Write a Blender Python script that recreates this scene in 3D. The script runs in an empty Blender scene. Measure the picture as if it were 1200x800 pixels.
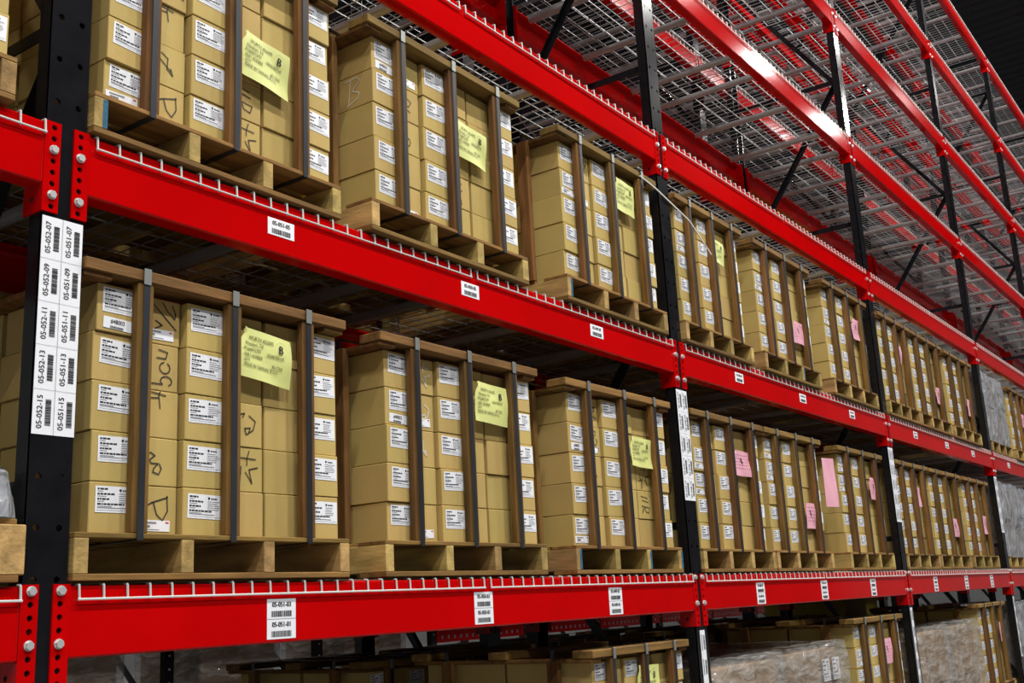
import bpy, math, random
from mathutils import Matrix, Vector
random.seed(7)
SC = bpy.context.scene
COL = SC.collection

# ------------------------------------------------------------------ camera, world, exposure
YAW, PITCH, ROLL = 0.9607, 0.236, -0.0517
CAM = Vector((-1.653, -2.6643, -0.1088))
fw = Vector((math.sin(YAW)*math.cos(PITCH), math.cos(YAW)*math.cos(PITCH), math.sin(PITCH)))
r0 = fw.cross(Vector((0, 0, 1))).normalized(); u0 = r0.cross(fw)
rt = math.cos(ROLL)*r0 + math.sin(ROLL)*u0
up = -math.sin(ROLL)*r0 + math.cos(ROLL)*u0
cd = bpy.data.cameras.new('camera'); cam = bpy.data.objects.new('camera', cd); COL.objects.link(cam)
cd.sensor_width = 36; cd.lens = 1283.57/1200*36; cd.clip_end = 200; cd.clip_start = 0.05
m = Matrix((rt, up, -fw)).transposed().to_4x4(); m.translation = CAM
cam.matrix_world = m
SC.camera = cam
SC.view_settings.view_transform = 'Standard'; SC.view_settings.look = 'None'
SC.view_settings.gamma = 1; SC.view_settings.use_curve_mapping = False
SC.view_settings.exposure = 0.0
SC.cycles.use_denoising = True
SC.cycles.max_bounces = 6; SC.cycles.transparent_max_bounces = 12
SC.cycles.sample_clamp_indirect = 6
W = bpy.data.worlds.new('world'); SC.world = W; W.use_nodes = True
W.node_tree.nodes['Background'].inputs[0].default_value = (0.86, 0.92, 1.0, 1)
W.node_tree.nodes['Background'].inputs[1].default_value = 0.03
LAMP_POWER = 640          # watts of each high-bay fixture
LAMP_GLOW = 16.0

# ------------------------------------------------------------------ materials
def mat(name, col, rough=0.6, metal=0.0, noise=None, var=0.0, bump=None, hue=0.0, spec=0.5, stretch=None, coat=0.0):
    """noise=(scale, amount) colour variation; var = per object value variation; bump=(scale, strength)"""
    M = bpy.data.materials.new(name); M.use_nodes = True
    nt = M.node_tree; N = nt.nodes; L = nt.links; B = N['Principled BSDF']
    B.inputs['Base Color'].default_value = (*col, 1); B.inputs['Roughness'].default_value = rough
    B.inputs['Metallic'].default_value = metal; B.inputs['Specular IOR Level'].default_value = spec
    B.inputs['Coat Weight'].default_value = coat; B.inputs['Coat Roughness'].default_value = 0.08
    if not (noise or var or bump): return M
    tc = N.new('ShaderNodeTexCoord'); mp = N.new('ShaderNodeMapping'); L.new(tc.outputs['Object'], mp.inputs[0])
    oi = N.new('ShaderNodeObjectInfo')
    if stretch: mp.inputs['Scale'].default_value = stretch
    ad = N.new('ShaderNodeVectorMath'); ad.operation = 'SCALE'; ad.inputs[3].default_value = 1
    cx = N.new('ShaderNodeCombineXYZ'); ml = N.new('ShaderNodeMath'); ml.operation = 'MULTIPLY'; ml.inputs[1].default_value = 37.0
    L.new(oi.outputs['Random'], ml.inputs[0])
    for i in range(3): L.new(ml.outputs[0], cx.inputs[i])
    L.new(cx.outputs[0], mp.inputs['Location'])
    val = None
    if noise:
        nz = N.new('ShaderNodeTexNoise'); nz.inputs['Scale'].default_value = noise[0]; nz.inputs['Detail'].default_value = 5
        L.new(mp.outputs[0], nz.inputs['Vector'])
        mr = N.new('ShaderNodeMapRange'); mr.inputs[1].default_value = 0.25; mr.inputs[2].default_value = 0.75
        mr.inputs[3].default_value = 1-noise[1]; mr.inputs[4].default_value = 1+noise[1]*0.7
        L.new(nz.outputs[0], mr.inputs[0]); val = mr.outputs[0]
    hs = N.new('ShaderNodeHueSaturation'); hs.inputs['Color'].default_value = (*col, 1)
    if var:
        m2 = N.new('ShaderNodeMapRange'); m2.inputs[3].default_value = 1-var; m2.inputs[4].default_value = 1+var
        L.new(oi.outputs['Random'], m2.inputs[0])
        if val is None: val = m2.outputs[0]
        else:
            mm = N.new('ShaderNodeMath'); mm.operation = 'MULTIPLY'; L.new(val, mm.inputs[0]); L.new(m2.outputs[0], mm.inputs[1]); val = mm.outputs[0]
        if hue:
            m3 = N.new('ShaderNodeMapRange'); m3.inputs[3].default_value = 0.5+hue; m3.inputs[4].default_value = 0.5-hue
            fr = N.new('ShaderNodeMath'); fr.operation = 'FRACT'; L.new(ml.outputs[0], fr.inputs[0])
            L.new(fr.outputs[0], m3.inputs[0]); L.new(m3.outputs[0], hs.inputs['Hue'])
    if val is not None: L.new(val, hs.inputs['Value'])
    L.new(hs.outputs[0], B.inputs['Base Color'])
    if bump:
        nb = N.new('ShaderNodeTexNoise'); nb.inputs['Scale'].default_value = bump[0]; nb.inputs['Detail'].default_value = 4
        L.new(mp.outputs[0], nb.inputs['Vector'])
        bp = N.new('ShaderNodeBump'); bp.inputs['Strength'].default_value = bump[1]; bp.inputs['Distance'].default_value = 0.004
        L.new(nb.outputs[0], bp.inputs['Height']); L.new(bp.outputs[0], B.inputs['Normal'])
    return M

MT = {}
MT['card'] = mat('cardboard', (0.50, 0.362, 0.122), 0.78, noise=(7, 0.07), var=0.07, bump=(60, 0.08), hue=0.006, spec=0.3)
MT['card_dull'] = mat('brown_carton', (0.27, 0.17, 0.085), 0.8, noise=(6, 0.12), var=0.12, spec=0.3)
MT['wood'] = mat('brown_timber', (0.175, 0.086, 0.023), 0.8, noise=(9, 0.55), var=0.25, bump=(40, 0.5), hue=0.012, stretch=(3, 3, 0.35), spec=0.25)
MT['plank'] = mat('timber_plank', (0.22, 0.122, 0.033), 0.8, noise=(9, 0.5), var=0.22, bump=(40, 0.4), hue=0.012, stretch=(0.35, 3, 3), spec=0.25)
MT['pallet'] = mat('pallet_timber', (0.41, 0.28, 0.10), 0.85, noise=(10, 0.5), var=0.25, bump=(45, 0.5), hue=0.015, stretch=(2, 0.4, 2), spec=0.2)
MT['blue'] = mat('blue_paint', (0.015, 0.11, 0.20), 0.8, noise=(60, 0.6))
MT['red'] = mat('red_enamel', (0.51, 0.0006, 0.0012), 0.09, noise=(2.2, 0.12), spec=0.28)
MT['black'] = mat('black_enamel', (0.009, 0.009, 0.011), 0.15, noise=(12, 0.3), spec=0.34)
MT['hole'] = mat('hole_shadow', (0.004, 0.004, 0.004), 0.9)
MT['galv'] = mat('galvanised_wire', (0.42, 0.43, 0.44), 0.42, 0.6, spec=0.5)
MT['chan'] = mat('galvanised_channel', (0.40, 0.41, 0.42), 0.45, 0.45, noise=(8, 0.15))
MT['fall'] = mat('galvanised_edge_wire', (0.66, 0.70, 0.68), 0.4, 0.15)
MT['bolt'] = mat('zinc_bolt', (0.72, 0.76, 0.76), 0.32, 0.55)
MT['strap'] = mat('steel_strap', (0.030, 0.034, 0.042), 0.36, 0.25, noise=(5, 0.25), var=0.2)
MT['clip'] = mat('strap_clip', (0.32, 0.34, 0.33), 0.4, 0.6)
MT['label'] = mat('white_label_paper', (0.84, 0.86, 0.92), 0.55)
MT['ink'] = mat('black_ink', (0.012, 0.012, 0.014), 0.7)
MT['grey_ink'] = mat('grey_print', (0.22, 0.23, 0.26), 0.7)
MT['chalk'] = mat('white_chalk', (0.72, 0.70, 0.62), 0.9)
MT['yellow'] = mat('yellow_paper', (0.70, 0.73, 0.26), 0.55, noise=(5, 0.04))
MT['pink'] = mat('pink_paper', (0.80, 0.40, 0.50), 0.55, noise=(5, 0.04))
MT['note_ink'] = mat('note_print', (0.13, 0.14, 0.04), 0.7)
MT['pink_ink'] = mat('pink_print', (0.45, 0.18, 0.26), 0.7)
MT['concrete'] = mat('concrete_floor', (0.15, 0.15, 0.148), 0.35, noise=(0.6, 0.2))
MT['roof'] = mat('dark_roof_deck', (0.030, 0.031, 0.040), 0.6, noise=(0.7, 0.3))
MT['wall'] = mat('painted_wall', (0.42, 0.43, 0.44), 0.7, noise=(0.8, 0.1))
MT['housing'] = mat('lamp_housing', (0.6, 0.6, 0.6), 0.5)
MT['white_strap'] = mat('white_strap', (0.75, 0.74, 0.70), 0.5)
MT['red_print'] = mat('red_print', (0.6, 0.03, 0.04), 0.6)
MT['yel'] = mat('yellow_carton', (0.42, 0.33, 0.03), 0.6, noise=(9, 0.1))

def lamp_mat():
    M = bpy.data.materials.new('lamp_tube'); M.use_nodes = True; nt = M.node_tree
    nt.nodes.clear(); o = nt.nodes.new('ShaderNodeOutputMaterial'); e = nt.nodes.new('ShaderNodeEmission')
    e.inputs[0].default_value = (1.0, 0.97, 0.9, 1); e.inputs[1].default_value = LAMP_GLOW
    nt.links.new(e.outputs[0], o.inputs[0]); return M
MT['glow'] = lamp_mat()

def wrap_mat(name, col, a0, a1, scale, stretch, strength):
    M = bpy.data.materials.new(name); M.use_nodes = True; nt = M.node_tree; N = nt.nodes; L = nt.links
    B = N['Principled BSDF']; B.inputs['Base Color'].default_value = (*col, 1); B.inputs['Roughness'].default_value = 0.09
    B.inputs['Specular IOR Level'].default_value = 1.0
    tc = N.new('ShaderNodeTexCoord'); nz = N.new('ShaderNodeTexNoise'); nz.inputs['Scale'].default_value = scale; nz.inputs['Detail'].default_value = 4
    nz.inputs['Distortion'].default_value = 0.6
    mp = N.new('ShaderNodeMapping'); mp.inputs['Scale'].default_value = stretch
    L.new(tc.outputs['Object'], mp.inputs[0]); L.new(mp.outputs[0], nz.inputs['Vector'])
    bp = N.new('ShaderNodeBump'); bp.inputs['Strength'].default_value = strength; bp.inputs['Distance'].default_value = 0.06
    L.new(nz.outputs[0], bp.inputs['Height']); L.new(bp.outputs[0], B.inputs['Normal'])
    mr = N.new('ShaderNodeMapRange'); mr.inputs[1].default_value = 0.35; mr.inputs[2].default_value = 0.65
    mr.inputs[3].default_value = a0; mr.inputs[4].default_value = a1
    L.new(nz.outputs[0], mr.inputs[0]); L.new(mr.outputs[0], B.inputs['Alpha'])
    return M
MT['wrap'] = wrap_mat('clear_shrink_wrap', (0.52, 0.51, 0.49), 0.20, 0.55, 4.5, (1, 1, 2.6), 0.95)
MT['wrap_grey'] = wrap_mat('grey_shrink_wrap', (0.40, 0.42, 0.46), 0.45, 0.90, 8.0, (1, 1, 0.7), 1.0)

# ------------------------------------------------------------------ mesh helpers
class MB:
    def __init__(s): s.v = []; s.f = []; s.m = []; s.mats = []
    def mi(s, k):
        if k not in s.mats: s.mats.append(k)
        return s.mats.index(k)
    def face(s, pts, k):
        b = len(s.v); s.v += [tuple(p) for p in pts]; s.f.append(tuple(range(b, b+len(pts)))); s.m.append(s.mi(k)); return s
    def box(s, x0, x1, y0, y1, z0, z1, k):
        b = len(s.v); i = s.mi(k)
        s.v += [(x, y, z) for z in (z0, z1) for y in (y0, y1) for x in (x0, x1)]
        for q in ((0, 2, 3, 1), (4, 5, 7, 6), (0, 1, 5, 4), (2, 6, 7, 3), (0, 4, 6, 2), (1, 3, 7, 5)):
            s.f.append(tuple(b+j for j in q)); s.m.append(i)
        return s
    def bbox(s, x0, x1, y0, y1, z0, z1, k, e=0.003):
        """box with chamfered edges"""
        b = len(s.v); i = s.mi(k); P = {}
        X = (x0, x1); Y = (y0, y1); Z = (z0, z1); sg = (1, -1)
        for a in (0, 1):
            for c in (0, 1):
                for d in (0, 1):
                    x, y, z = X[a], Y[c], Z[d]; ix, iy, iz = x+sg[a]*e, y+sg[c]*e, z+sg[d]*e
                    for n, p in (('x', (x, iy, iz)), ('y', (ix, y, iz)), ('z', (ix, iy, z))):
                        P[(a, c, d, n)] = len(s.v); s.v.append(p)
        def F(*q): s.f.append(tuple(P[t] for t in q)); s.m.append(i)
        F((0,0,0,'x'),(0,0,1,'x'),(0,1,1,'x'),(0,1,0,'x')); F((1,0,0,'x'),(1,1,0,'x'),(1,1,1,'x'),(1,0,1,'x'))
        F((0,0,0,'y'),(1,0,0,'y'),(1,0,1,'y'),(0,0,1,'y')); F((0,1,0,'y'),(0,1,1,'y'),(1,1,1,'y'),(1,1,0,'y'))
        F((0,0,0,'z'),(0,1,0,'z'),(1,1,0,'z'),(1,0,0,'z')); F((0,0,1,'z'),(1,0,1,'z'),(1,1,1,'z'),(0,1,1,'z'))
        for a in (0, 1):
            for c in (0, 1):
                F((a,c,0,'x'),(a,c,1,'x'),(a,c,1,'y'),(a,c,0,'y')); F((a,0,c,'x'),(a,1,c,'x'),(a,1,c,'z'),(a,0,c,'z')); F((0,a,c,'y'),(1,a,c,'y'),(1,a,c,'z'),(0,a,c,'z'))
                for d in (0, 1): F((a,c,d,'x'),(a,c,d,'y'),(a,c,d,'z'))
        return s
    def tube(s, p, q, r, k, n=4, r2=None, cap=True):
        p = Vector(p); q = Vector(q); d = (q-p).normalized()
        a = d.cross(Vector((0, 0, 1)) if abs(d.z) < 0.9 else Vector((1, 0, 0))).normalized(); c = d.cross(a)
        b = len(s.v); i = s.mi(k); r2 = r if r2 is None else r2
        for o, rr in ((p, r), (q, r2)):
            for j in range(n):
                t = 2*math.pi*(j+0.5)/n; s.v.append(tuple(o+a*rr*math.cos(t)+c*rr*math.sin(t)))
        for j in range(n):
            s.f.append((b+j, b+(j+1) % n, b+n+(j+1) % n, b+n+j)); s.m.append(i)
        if cap:
            s.f.append(tuple(b+j for j in range(n))[::-1]); s.m.append(i); s.f.append(tuple(b+n+j for j in range(n))); s.m.append(i)
        return s
    def ribbon(s, pts, w, y, k):
        """pen stroke in the x-z plane"""
        for (a, b_) in zip(pts[:-1], pts[1:]):
            d = Vector((b_[0]-a[0], b_[1]-a[1]))
            if d.length < 1e-6: continue
            d.normalize(); n = Vector((-d.y, d.x))*w*0.5; e = d*w*0.35
            c = [(a[0]-e.x+n.x, y, a[1]-e.y+n.y), (a[0]-e.x-n.x, y, a[1]-e.y-n.y), (b_[0]+e.x-n.x, y, b_[1]+e.y-n.y), (b_[0]+e.x+n.x, y, b_[1]+e.y+n.y)]
            s.face(c, k)
        return s
    def holed(s, x0, x1, z0, z1, y0, y1, cx, cz, r, k):
        """plate cell (front face, back face) with a round hole; walls of the hole"""
        n = 8; i = s.mi(k)
        for y, fl in ((y0, 0), (y1, 1)):
            oc = [(cx+r*math.cos(math.pi/8+t*math.pi/4), cz+r*math.sin(math.pi/8+t*math.pi/4)) for t in range(n)]
            sq = []
            for t in range(n):
                an = math.pi/8+t*math.pi/4; dx, dz = math.cos(an), math.sin(an)
                tx = ((x1-cx)/dx) if dx > 0 else ((x0-cx)/dx); tz = ((z1-cz)/dz) if dz > 0 else ((z0-cz)/dz)
                u = min(tx, tz); sq.append((cx+dx*u, cz+dz*u))
            corners = {0: (x1, z1), 2: (x0, z1), 4: (x0, z0), 6: (x1, z0)}
            for t in range(n):
                t2 = (t+1) % n; pts = [oc[t], sq[t]]
                if t in (0, 2, 4, 6): pts.append(corners[t])
                pts += [sq[t2], oc[t2]]
                P = [(p[0], y, p[1]) for p in pts]
                s.face(P if fl else P[::-1], k)
        for t in range(n):
            a = math.pi/8+t*math.pi/4; b = a+math.pi/4
            s.face([(cx+r*math.cos(a), y0, cz+r*math.sin(a)), (cx+r*math.cos(b), y0, cz+r*math.sin(b)), (cx+r*math.cos(b), y1, cz+r*math.sin(b)), (cx+r*math.cos(a), y1, cz+r*math.sin(a))], k)
        return s
    def text(s, body, x, z, size, y, k, rot=0.0, squash=1.0, align='CENTER', fn=None):
        vs, fs = text_geo(body, align); b = len(s.v); i = s.mi(k); ca, sa = math.cos(rot), math.sin(rot)
        for (u, w) in vs:
            u, w = u*size*squash, (w-0.35)*size
            px, pz = x+u*ca-w*sa, z+u*sa+w*ca
            s.v.append((px, y if fn is None else y+fn(px, pz), pz))
        for f in fs: s.f.append(tuple(b+j for j in f)); s.m.append(i)
        return s
    def mesh(s, name, smooth=False):
        me = bpy.data.meshes.new(name); me.from_pydata(s.v, [], s.f)
        for k in s.mats: me.materials.append(MT[k])
        me.polygons.foreach_set('material_index', s.m)
        if smooth: me.polygons.foreach_set('use_smooth', [True]*len(s.f))
        me.update(); return me

_T = {}
def text_geo(body, align):
    key = (body, align)
    if key not in _T:
        cu = bpy.data.curves.new('txt', 'FONT'); cu.body = body; cu.align_x = align; cu.resolution_u = 2
        ob = bpy.data.objects.new('txt', cu); COL.objects.link(ob)
        bpy.context.view_layer.update()
        dg = bpy.context.evaluated_depsgraph_get(); me = ob.evaluated_get(dg).to_mesh()
        vs = [(v.co.x, v.co.y) for v in me.vertices]; fs = [tuple(p.vertices) for p in me.polygons]
        ob.evaluated_get(dg).to_mesh_clear()
        bpy.data.objects.remove(ob); bpy.data.curves.remove(cu); _T[key] = (vs, fs)
    return _T[key]

def obj(name, me, parent=None, loc=(0, 0, 0), rot=(0, 0, 0), scale=None, kind=None, label=None):
    if isinstance(me, MB): me = me.mesh(name)
    o = bpy.data.objects.new(name, me); COL.objects.link(o)
    o.location = loc; o.rotation_euler = rot
    if scale: o.scale = scale
    if parent: o.parent = parent
    if kind: o['kind'] = kind
    if label: o['label'] = label
    return o
def thing(name, label, cat, loc, group=None, rotz=0.0, scale=None):
    o = bpy.data.objects.new(name, None); COL.objects.link(o); o.empty_display_size = 0.1
    o.location = loc; o.rotation_euler = (0, 0, rotz)
    if scale: o.scale = scale
    o['label'] = label; o['category'] = cat
    if group: o['group'] = group
    return o

# ------------------------------------------------------------------ layout
PITCHX = 3.76
FLOOR = -1.25
ZL = [None, 0.0, 1.2741, 2.5243, 3.7722, 5.040, 6.2959, 7.590]
DEPTH = 1.075
BACK = 1.36           # front of the back-to-back rack behind
NB = 7                # last upright
BAYN = {0: 'bay left of the label-covered post', 1: 'nearest bay', 2: 'second bay', 3: 'third bay', 4: 'fourth bay', 5: 'fifth bay', 6: 'farthest bay'}
LVN = {1: 'lowest', 2: 'second', 3: 'third', 4: 'fourth', 5: 'fifth', 6: 'sixth', 7: 'topmost'}
ORD = ['', 'first', 'second', 'third', 'fourth', 'fifth', 'sixth', 'seventh']

# ------------------------------------------------------------------ structure
fl = obj('floor', MB().box(-14, 46, -14, 16, FLOOR-0.2, FLOOR, 'concrete'), kind='structure')
rf = MB(); ZC = 13.0
n = 150
for i in range(n):            # corrugated roof deck, ribs along y
    x0 = -14+60*i/n; x1 = -14+60*(i+1)/n; xm = (x0+x1)/2
    rf.face([(x0, -14, ZC), (x0, 16, ZC), (xm-0.04, 16, ZC), (xm-0.04, -14, ZC)], 'roof')
    rf.face([(xm-0.04, -14, ZC), (xm-0.04, 16, ZC), (xm, 16, ZC+0.06), (xm, -14, ZC+0.06)], 'roof')
    rf.face([(xm, -14, ZC+0.06), (xm, 16, ZC+0.06), (x1-0.04, 16, ZC+0.06), (x1-0.04, -14, ZC+0.06)], 'roof')
    rf.face([(x1-0.04, -14, ZC+0.06), (x1-0.04, 16, ZC+0.06), (x1, 16, ZC), (x1, -14, ZC)], 'roof')
ceil = obj('ceiling', rf, kind='structure')
jm = MB().box(-14, 46, -0.05, 0.05, -0.02, 0, 'roof').box(-14, 46, -0.008, 0.008, -0.24, 0, 'roof').box(-14, 46, -0.05, 0.05, -0.26, -0.24, 'roof').mesh('joist')
for y in (-12, -9, -6, -2.2, 0.4, 3, 6, 9, 12): obj('joist', jm, ceil, (0, y, ZC))
obj('wall_back', MB().box(-14, 46, 16, 16.2, FLOOR, 13.2, 'wall'), kind='structure')
obj('wall_right', MB().box(46, 46.2, -14, 16, FLOOR, 13.2, 'wall'), kind='structure')
obj('wall_left', MB().box(-14.2, -14, -14, 16, FLOOR, 13.2, 'wall'), kind='structure')

# ------------------------------------------------------------------ high-bay lamps
hm = MB().bbox(-0.65, 0.65, -0.2, 0.2, 0, 0.09, 'housing', 0.02).mesh('housing')
tm = MB()
for y in (-0.12, 0, 0.12): tm.tube((-0.6, y, -0.02), (0.6, y, -0.02), 0.024, 'glow', 8)
tm = tm.mesh('lamp_tubes')
rodm = MB().tube((-0.5, 0, 0.09), (-0.5, 0, 0.62), 0.008, 'housing').tube((0.5, 0, 0.09), (0.5, 0, 0.62), 0.008, 'housing').mesh('hanger')
def lamp(x, y, z, where, idx, k=1.0):
    t = thing('ceiling_light', 'white tube light fixture over %s, %s along it' % (where, ['first', 'second', 'third', 'fourth', 'fifth', 'sixth', 'seventh', 'eighth'][idx]), 'light', (x, y, z), 'hanging tube lights')
    obj('housing', hm, t); obj('lamp_tubes', tm, t); obj('hanger', rodm, t)
    ld = bpy.data.lights.new('lamp', 'AREA'); ld.shape = 'RECTANGLE'; ld.size = 1.15; ld.size_y = 0.24; ld.energy = LAMP_POWER*k; ld.color = (1.0, 0.975, 0.93)
    lo = bpy.data.objects.new('lamp', ld); COL.objects.link(lo); lo.parent = t; lo.location = (0, 0, -0.06)
for i in range(8): lamp(-6.0+4.6*i, -5.4, 12.3, 'the aisle', i)
for i in range(3): lamp(-7+6*i, -10.5, 12.3, 'unseen space behind the viewer, added for fill', i)  # unseen row added as extra fill light for the crate fronts
for i in range(5): lamp(-1+6.5*i, 4.6, 12.3, 'the aisle behind the racks', i, 0.2)

# ------------------------------------------------------------------ rack parts
PW = 0.0625            # half width of a post
def post_mesh(h, holes):
    b = MB(); t = 0.008
    if holes:
        p = 0.1332; nn = int(h/p)
        for i in range(nn):
            z0 = i*p
            b.holed(-PW, 0, z0, z0+p, 0, t, -0.033, z0+p/2, 0.0095, 'black'); b.holed(0, PW, z0, z0+p, 0, t, 0.033, z0+p/2, 0.0095, 'black')
        b.box(-PW, PW, 0, t, nn*p, h, 'black')
    else: b.box(-PW, PW, 0, t, 0, h, 'black')
    b.box(-PW, -PW+0.008, t, 0.062, 0, h, 'black'); b.box(PW-0.008, PW, t, 0.062, 0, h, 'black')
    return b.mesh('post')
HP = ZL[7]-FLOOR+0.03
PM_H = post_mesh(HP, True); PM = post_mesh(HP, False)
base_me = MB().bbox(-0.09, 0.09, -0.02, 0.11, 0, 0.012, 'black', 0.002).tube((-0.075, 0.085, 0.012), (-0.075, 0.085, 0.03), 0.012, 'bolt', 6).tube((0.075, 0.085, 0.012), (0.075, 0.085, 0.03), 0.012, 'bolt', 6).mesh('base_plate')
def brace_mesh(dy, dz):
    L = math.hypot(dy, dz); b = MB(); a = 0.038; t = 0.006
    # equal angle, long axis along +y, rotated by the object
    b.box(-a/2, a/2, 0, L, -t/2, t/2, 'black').box(-a/2, -a/2+t, 0, L, -a, -t/2, 'black')
    return b.mesh('brace')
ZB = [-1.07+1.35*i for i in range(7)]
HB = brace_mesh(DEPTH-0.12, 0); DBM = brace_mesh(DEPTH-0.12, 1.35)
DA = math.atan2(1.35, DEPTH-0.12)
def barcode(b, x0, x1, z0, z1, y, vertical=False, k='ink', seed=0):
    rr = random.Random(seed); n = 17; L = (z1-z0) if vertical else (x1-x0); c = 0.0
    while c < L:
        w = L/n*rr.choice((0.35, 0.35, 0.6, 0.9)); w = min(w, L-c)
        if vertical: b.face([(x0, y, z0+c), (x1, y, z0+c), (x1, y, z0+c+w), (x0, y, z0+c+w)], k)
        else: b.face([(x0+c, y, z0), (x0+c+w, y, z0), (x0+c+w, y, z1), (x0+c, y, z1)], k)
        c += w+L/n*rr.choice((0.25, 0.4))
def strip_mesh(left, right):
    """post label strip: 2 columns x 5 codes, text turned to read upward; local origin top centre"""
    b = MB(); H = 0.607/5
    b.box(-0.0622, 0.0622, -0.0012, 0, -0.607, 0, 'label')
    for c, code in ((0, left), (1, right)):
        x = -0.0622+0.0622*c
        for r in range(5):
            zc = -H*(r+0.5)
            b.text('%s-%02d' % (code, 7+2*r), x+0.019, zc, 0.0225, -0.002, 'ink', math.pi/2, 0.98)
            b.text('%s-%02d' % (code, 7+2*r), x+0.0196, zc, 0.0225, -0.0021, 'ink', math.pi/2, 0.98)
            barcode(b, x+0.036, x+0.053, zc-0.036, zc+0.036, -0.002, True, seed=r)
            if r: b.face([(x, -0.002, zc+H/2-0.0008), (x+0.062, -0.002, zc+H/2-0.0008), (x+0.062, -0.002, zc+H/2), (x, -0.002, zc+H/2)], 'grey_ink')
    b.face([(-0.0006, -0.002, -0.607), (0.0006, -0.002, -0.607), (0.0006, -0.002, 0), (-0.0006, -0.002, 0)], 'grey_ink')
    return b.mesh('location_label')
def low_strip_mesh():
    b = MB(); b.box(-0.028, 0.028, -0.0012, 0, -0.62, 0, 'label')
    for r in range(5):
        zc = -0.124*(r+0.5); barcode(b, 0.004, 0.02, zc-0.036, zc+0.036, -0.002, True, seed=r+9)
        b.face([(-0.018, -0.002, zc-0.04), (-0.009, -0.002, zc-0.04), (-0.009, -0.002, zc+0.04), (-0.018, -0.002, zc+0.04)], 'grey_ink')
    return b.mesh('location_label')
LOWSTRIP = low_strip_mesh()
def frame(i, rack):
    y0 = 0 if rack == 'front' else BACK
    if rack == 'front':
        lab = {0: 'black perforated rack frame at the far left end of the shelving', 1: 'black perforated rack frame, leftmost post carrying the white barcode strip in view'}.get(i, 'black rack frame, %s front post from the left' % ORD[i])
    else: lab = 'black frame of the rear rack standing behind the %s front post' % (ORD[i] if i else 'out-of-view')
    t = thing('upright_frame', lab, 'rack frame', ((i-1)*PITCHX, y0, FLOOR), '%s rack frames' % rack)
    obj('post', PM_H if rack == 'front' else PM, t); obj('post', PM, t, (0, DEPTH, 0), (0, 0, math.pi))
    obj('base_plate', base_me, t); obj('base_plate', base_me, t, (0, DEPTH, 0), (0, 0, math.pi))
    for k, z in enumerate(ZB):
        obj('horizontal_brace', HB, t, (0, 0.06, z-FLOOR))
        if k < len(ZB)-1:
            if k % 2: obj('diagonal_brace', DBM, t, (0.012, DEPTH-0.06, z-FLOOR), (DA, 0, math.pi))
            else: obj('diagonal_brace', DBM, t, (0.012, 0.06, z-FLOOR), (DA, 0, 0))
    if rack == 'front' and 1 <= i <= 4:
        code = 52-3*(i-1)
        obj('location_label', strip_mesh('05-%03d' % code, '05-%03d' % (code-1)), t, (0.001, -0.0005, 0.999-FLOOR), label='white strip of barcode location labels')
        if i > 1: obj('location_label', LOWSTRIP, t, (0.0, -0.0005, -0.285-FLOOR), label='narrow white barcode strip')
    return t
for i in range(0, NB+1):
    frame(i, 'front')
    if i > 0: frame(i, 'rear')

# beams
BX0, BX1 = 0.067, PITCHX-0.067
BH = 0.186
def channel_mesh():
    b = MB(); L = BX1-BX0
    prof = [(0, 0), (0, -BH), (0.062, -BH), (0.062, -BH+0.009), (0.009, -BH+0.012), (0.009, -0.012), (0.062, -0.009), (0.062, 0)]
    # small rounding on the outer corners
    prof = [(0.0, -0.006), (0.0, -BH+0.006), (0.002, -BH+0.002), (0.006, -BH)] + prof[2:] + [(0.006, 0), (0.002, -0.002)]
    n = len(prof); b.mi('red')
    for x in (BX0, BX1): b.v += [(x-PITCHX/2, p[0], p[1]) for p in prof]
    for j in range(n): b.f.append((j, (j+1) % n, n+(j+1) % n, n+j)); b.m.append(0)
    b.f.append(tuple(range(n))[::-1]); b.m.append(0); b.f.append(tuple(range(n, 2*n))); b.m.append(0)
    return b.mesh('beam_channel')
CH = channel_mesh()
CONH = 0.268
def connector_mesh(s):
    """angle bolted on the post face; s=+1: bay lies to +x of the post"""
    b = MB(); p = CONH/8
    xa, xb = (0.0205, 0.0625)
    for i in range(8):
        z1 = -i*p; z0 = z1-p
        x0, x1 = (xa, xb) if s > 0 else (-xb, -xa)
        b.holed(x0, x1, z0, z1, -0.007, -0.0005, (x0+x1)/2, (z0+z1)/2, 0.0086, 'red')
    def X(a, c): return (a, c) if s > 0 else (-c, -a)
    e0, e1 = X(xa, xa); b.face([(e0, -0.007, 0), (e0, -0.0005, 0), (e0, -0.0005, -CONH), (e0, -0.007, -CONH)], 'red')
    x0, x1 = X(xa, xb); b.face([(x0, -0.007, 0), (x1, -0.007, 0), (x1, -0.0005, 0), (x0, -0.0005, 0)], 'red'); b.face([(x0, -0.007, -CONH), (x1, -0.007, -CONH), (x1, -0.0005, -CONH), (x0, -0.0005, -CONH)], 'red')
    x0, x1 = X(0.0625, 0.0695); b.box(x0, x1, -0.007, 0.085, -CONH, 0, 'red')
    hx = X(0.0695, 0.0697)[1 if s > 0 else 0]
    b.v += [(hx, 0.042+0.008*math.cos(t*math.pi/4), -0.228+0.008*math.sin(t*math.pi/4)) for t in range(8)]
    k = len(b.v)-8; b.f.append(tuple(range(k, k+8))); b.m.append(b.mi('hole'))
    # weld bead between angle and beam
    x0, x1 = X(0.0695, 0.0735); b.bbox(x0, x1, -0.0055, 0.001, -BH, -0.004, 'red', 0.0012)
    return b.mesh('connector')
CON = {1: connector_mesh(1), -1: connector_mesh(-1)}
boltm = MB().tube((0, 0, 0), (0, -0.0025, 0), 0.0135, 'bolt', 14).tube((0, -0.0025, 0), (0, -0.010, 0), 0.0118, 'bolt', 6, 0.0112).mesh('bolt')
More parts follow.
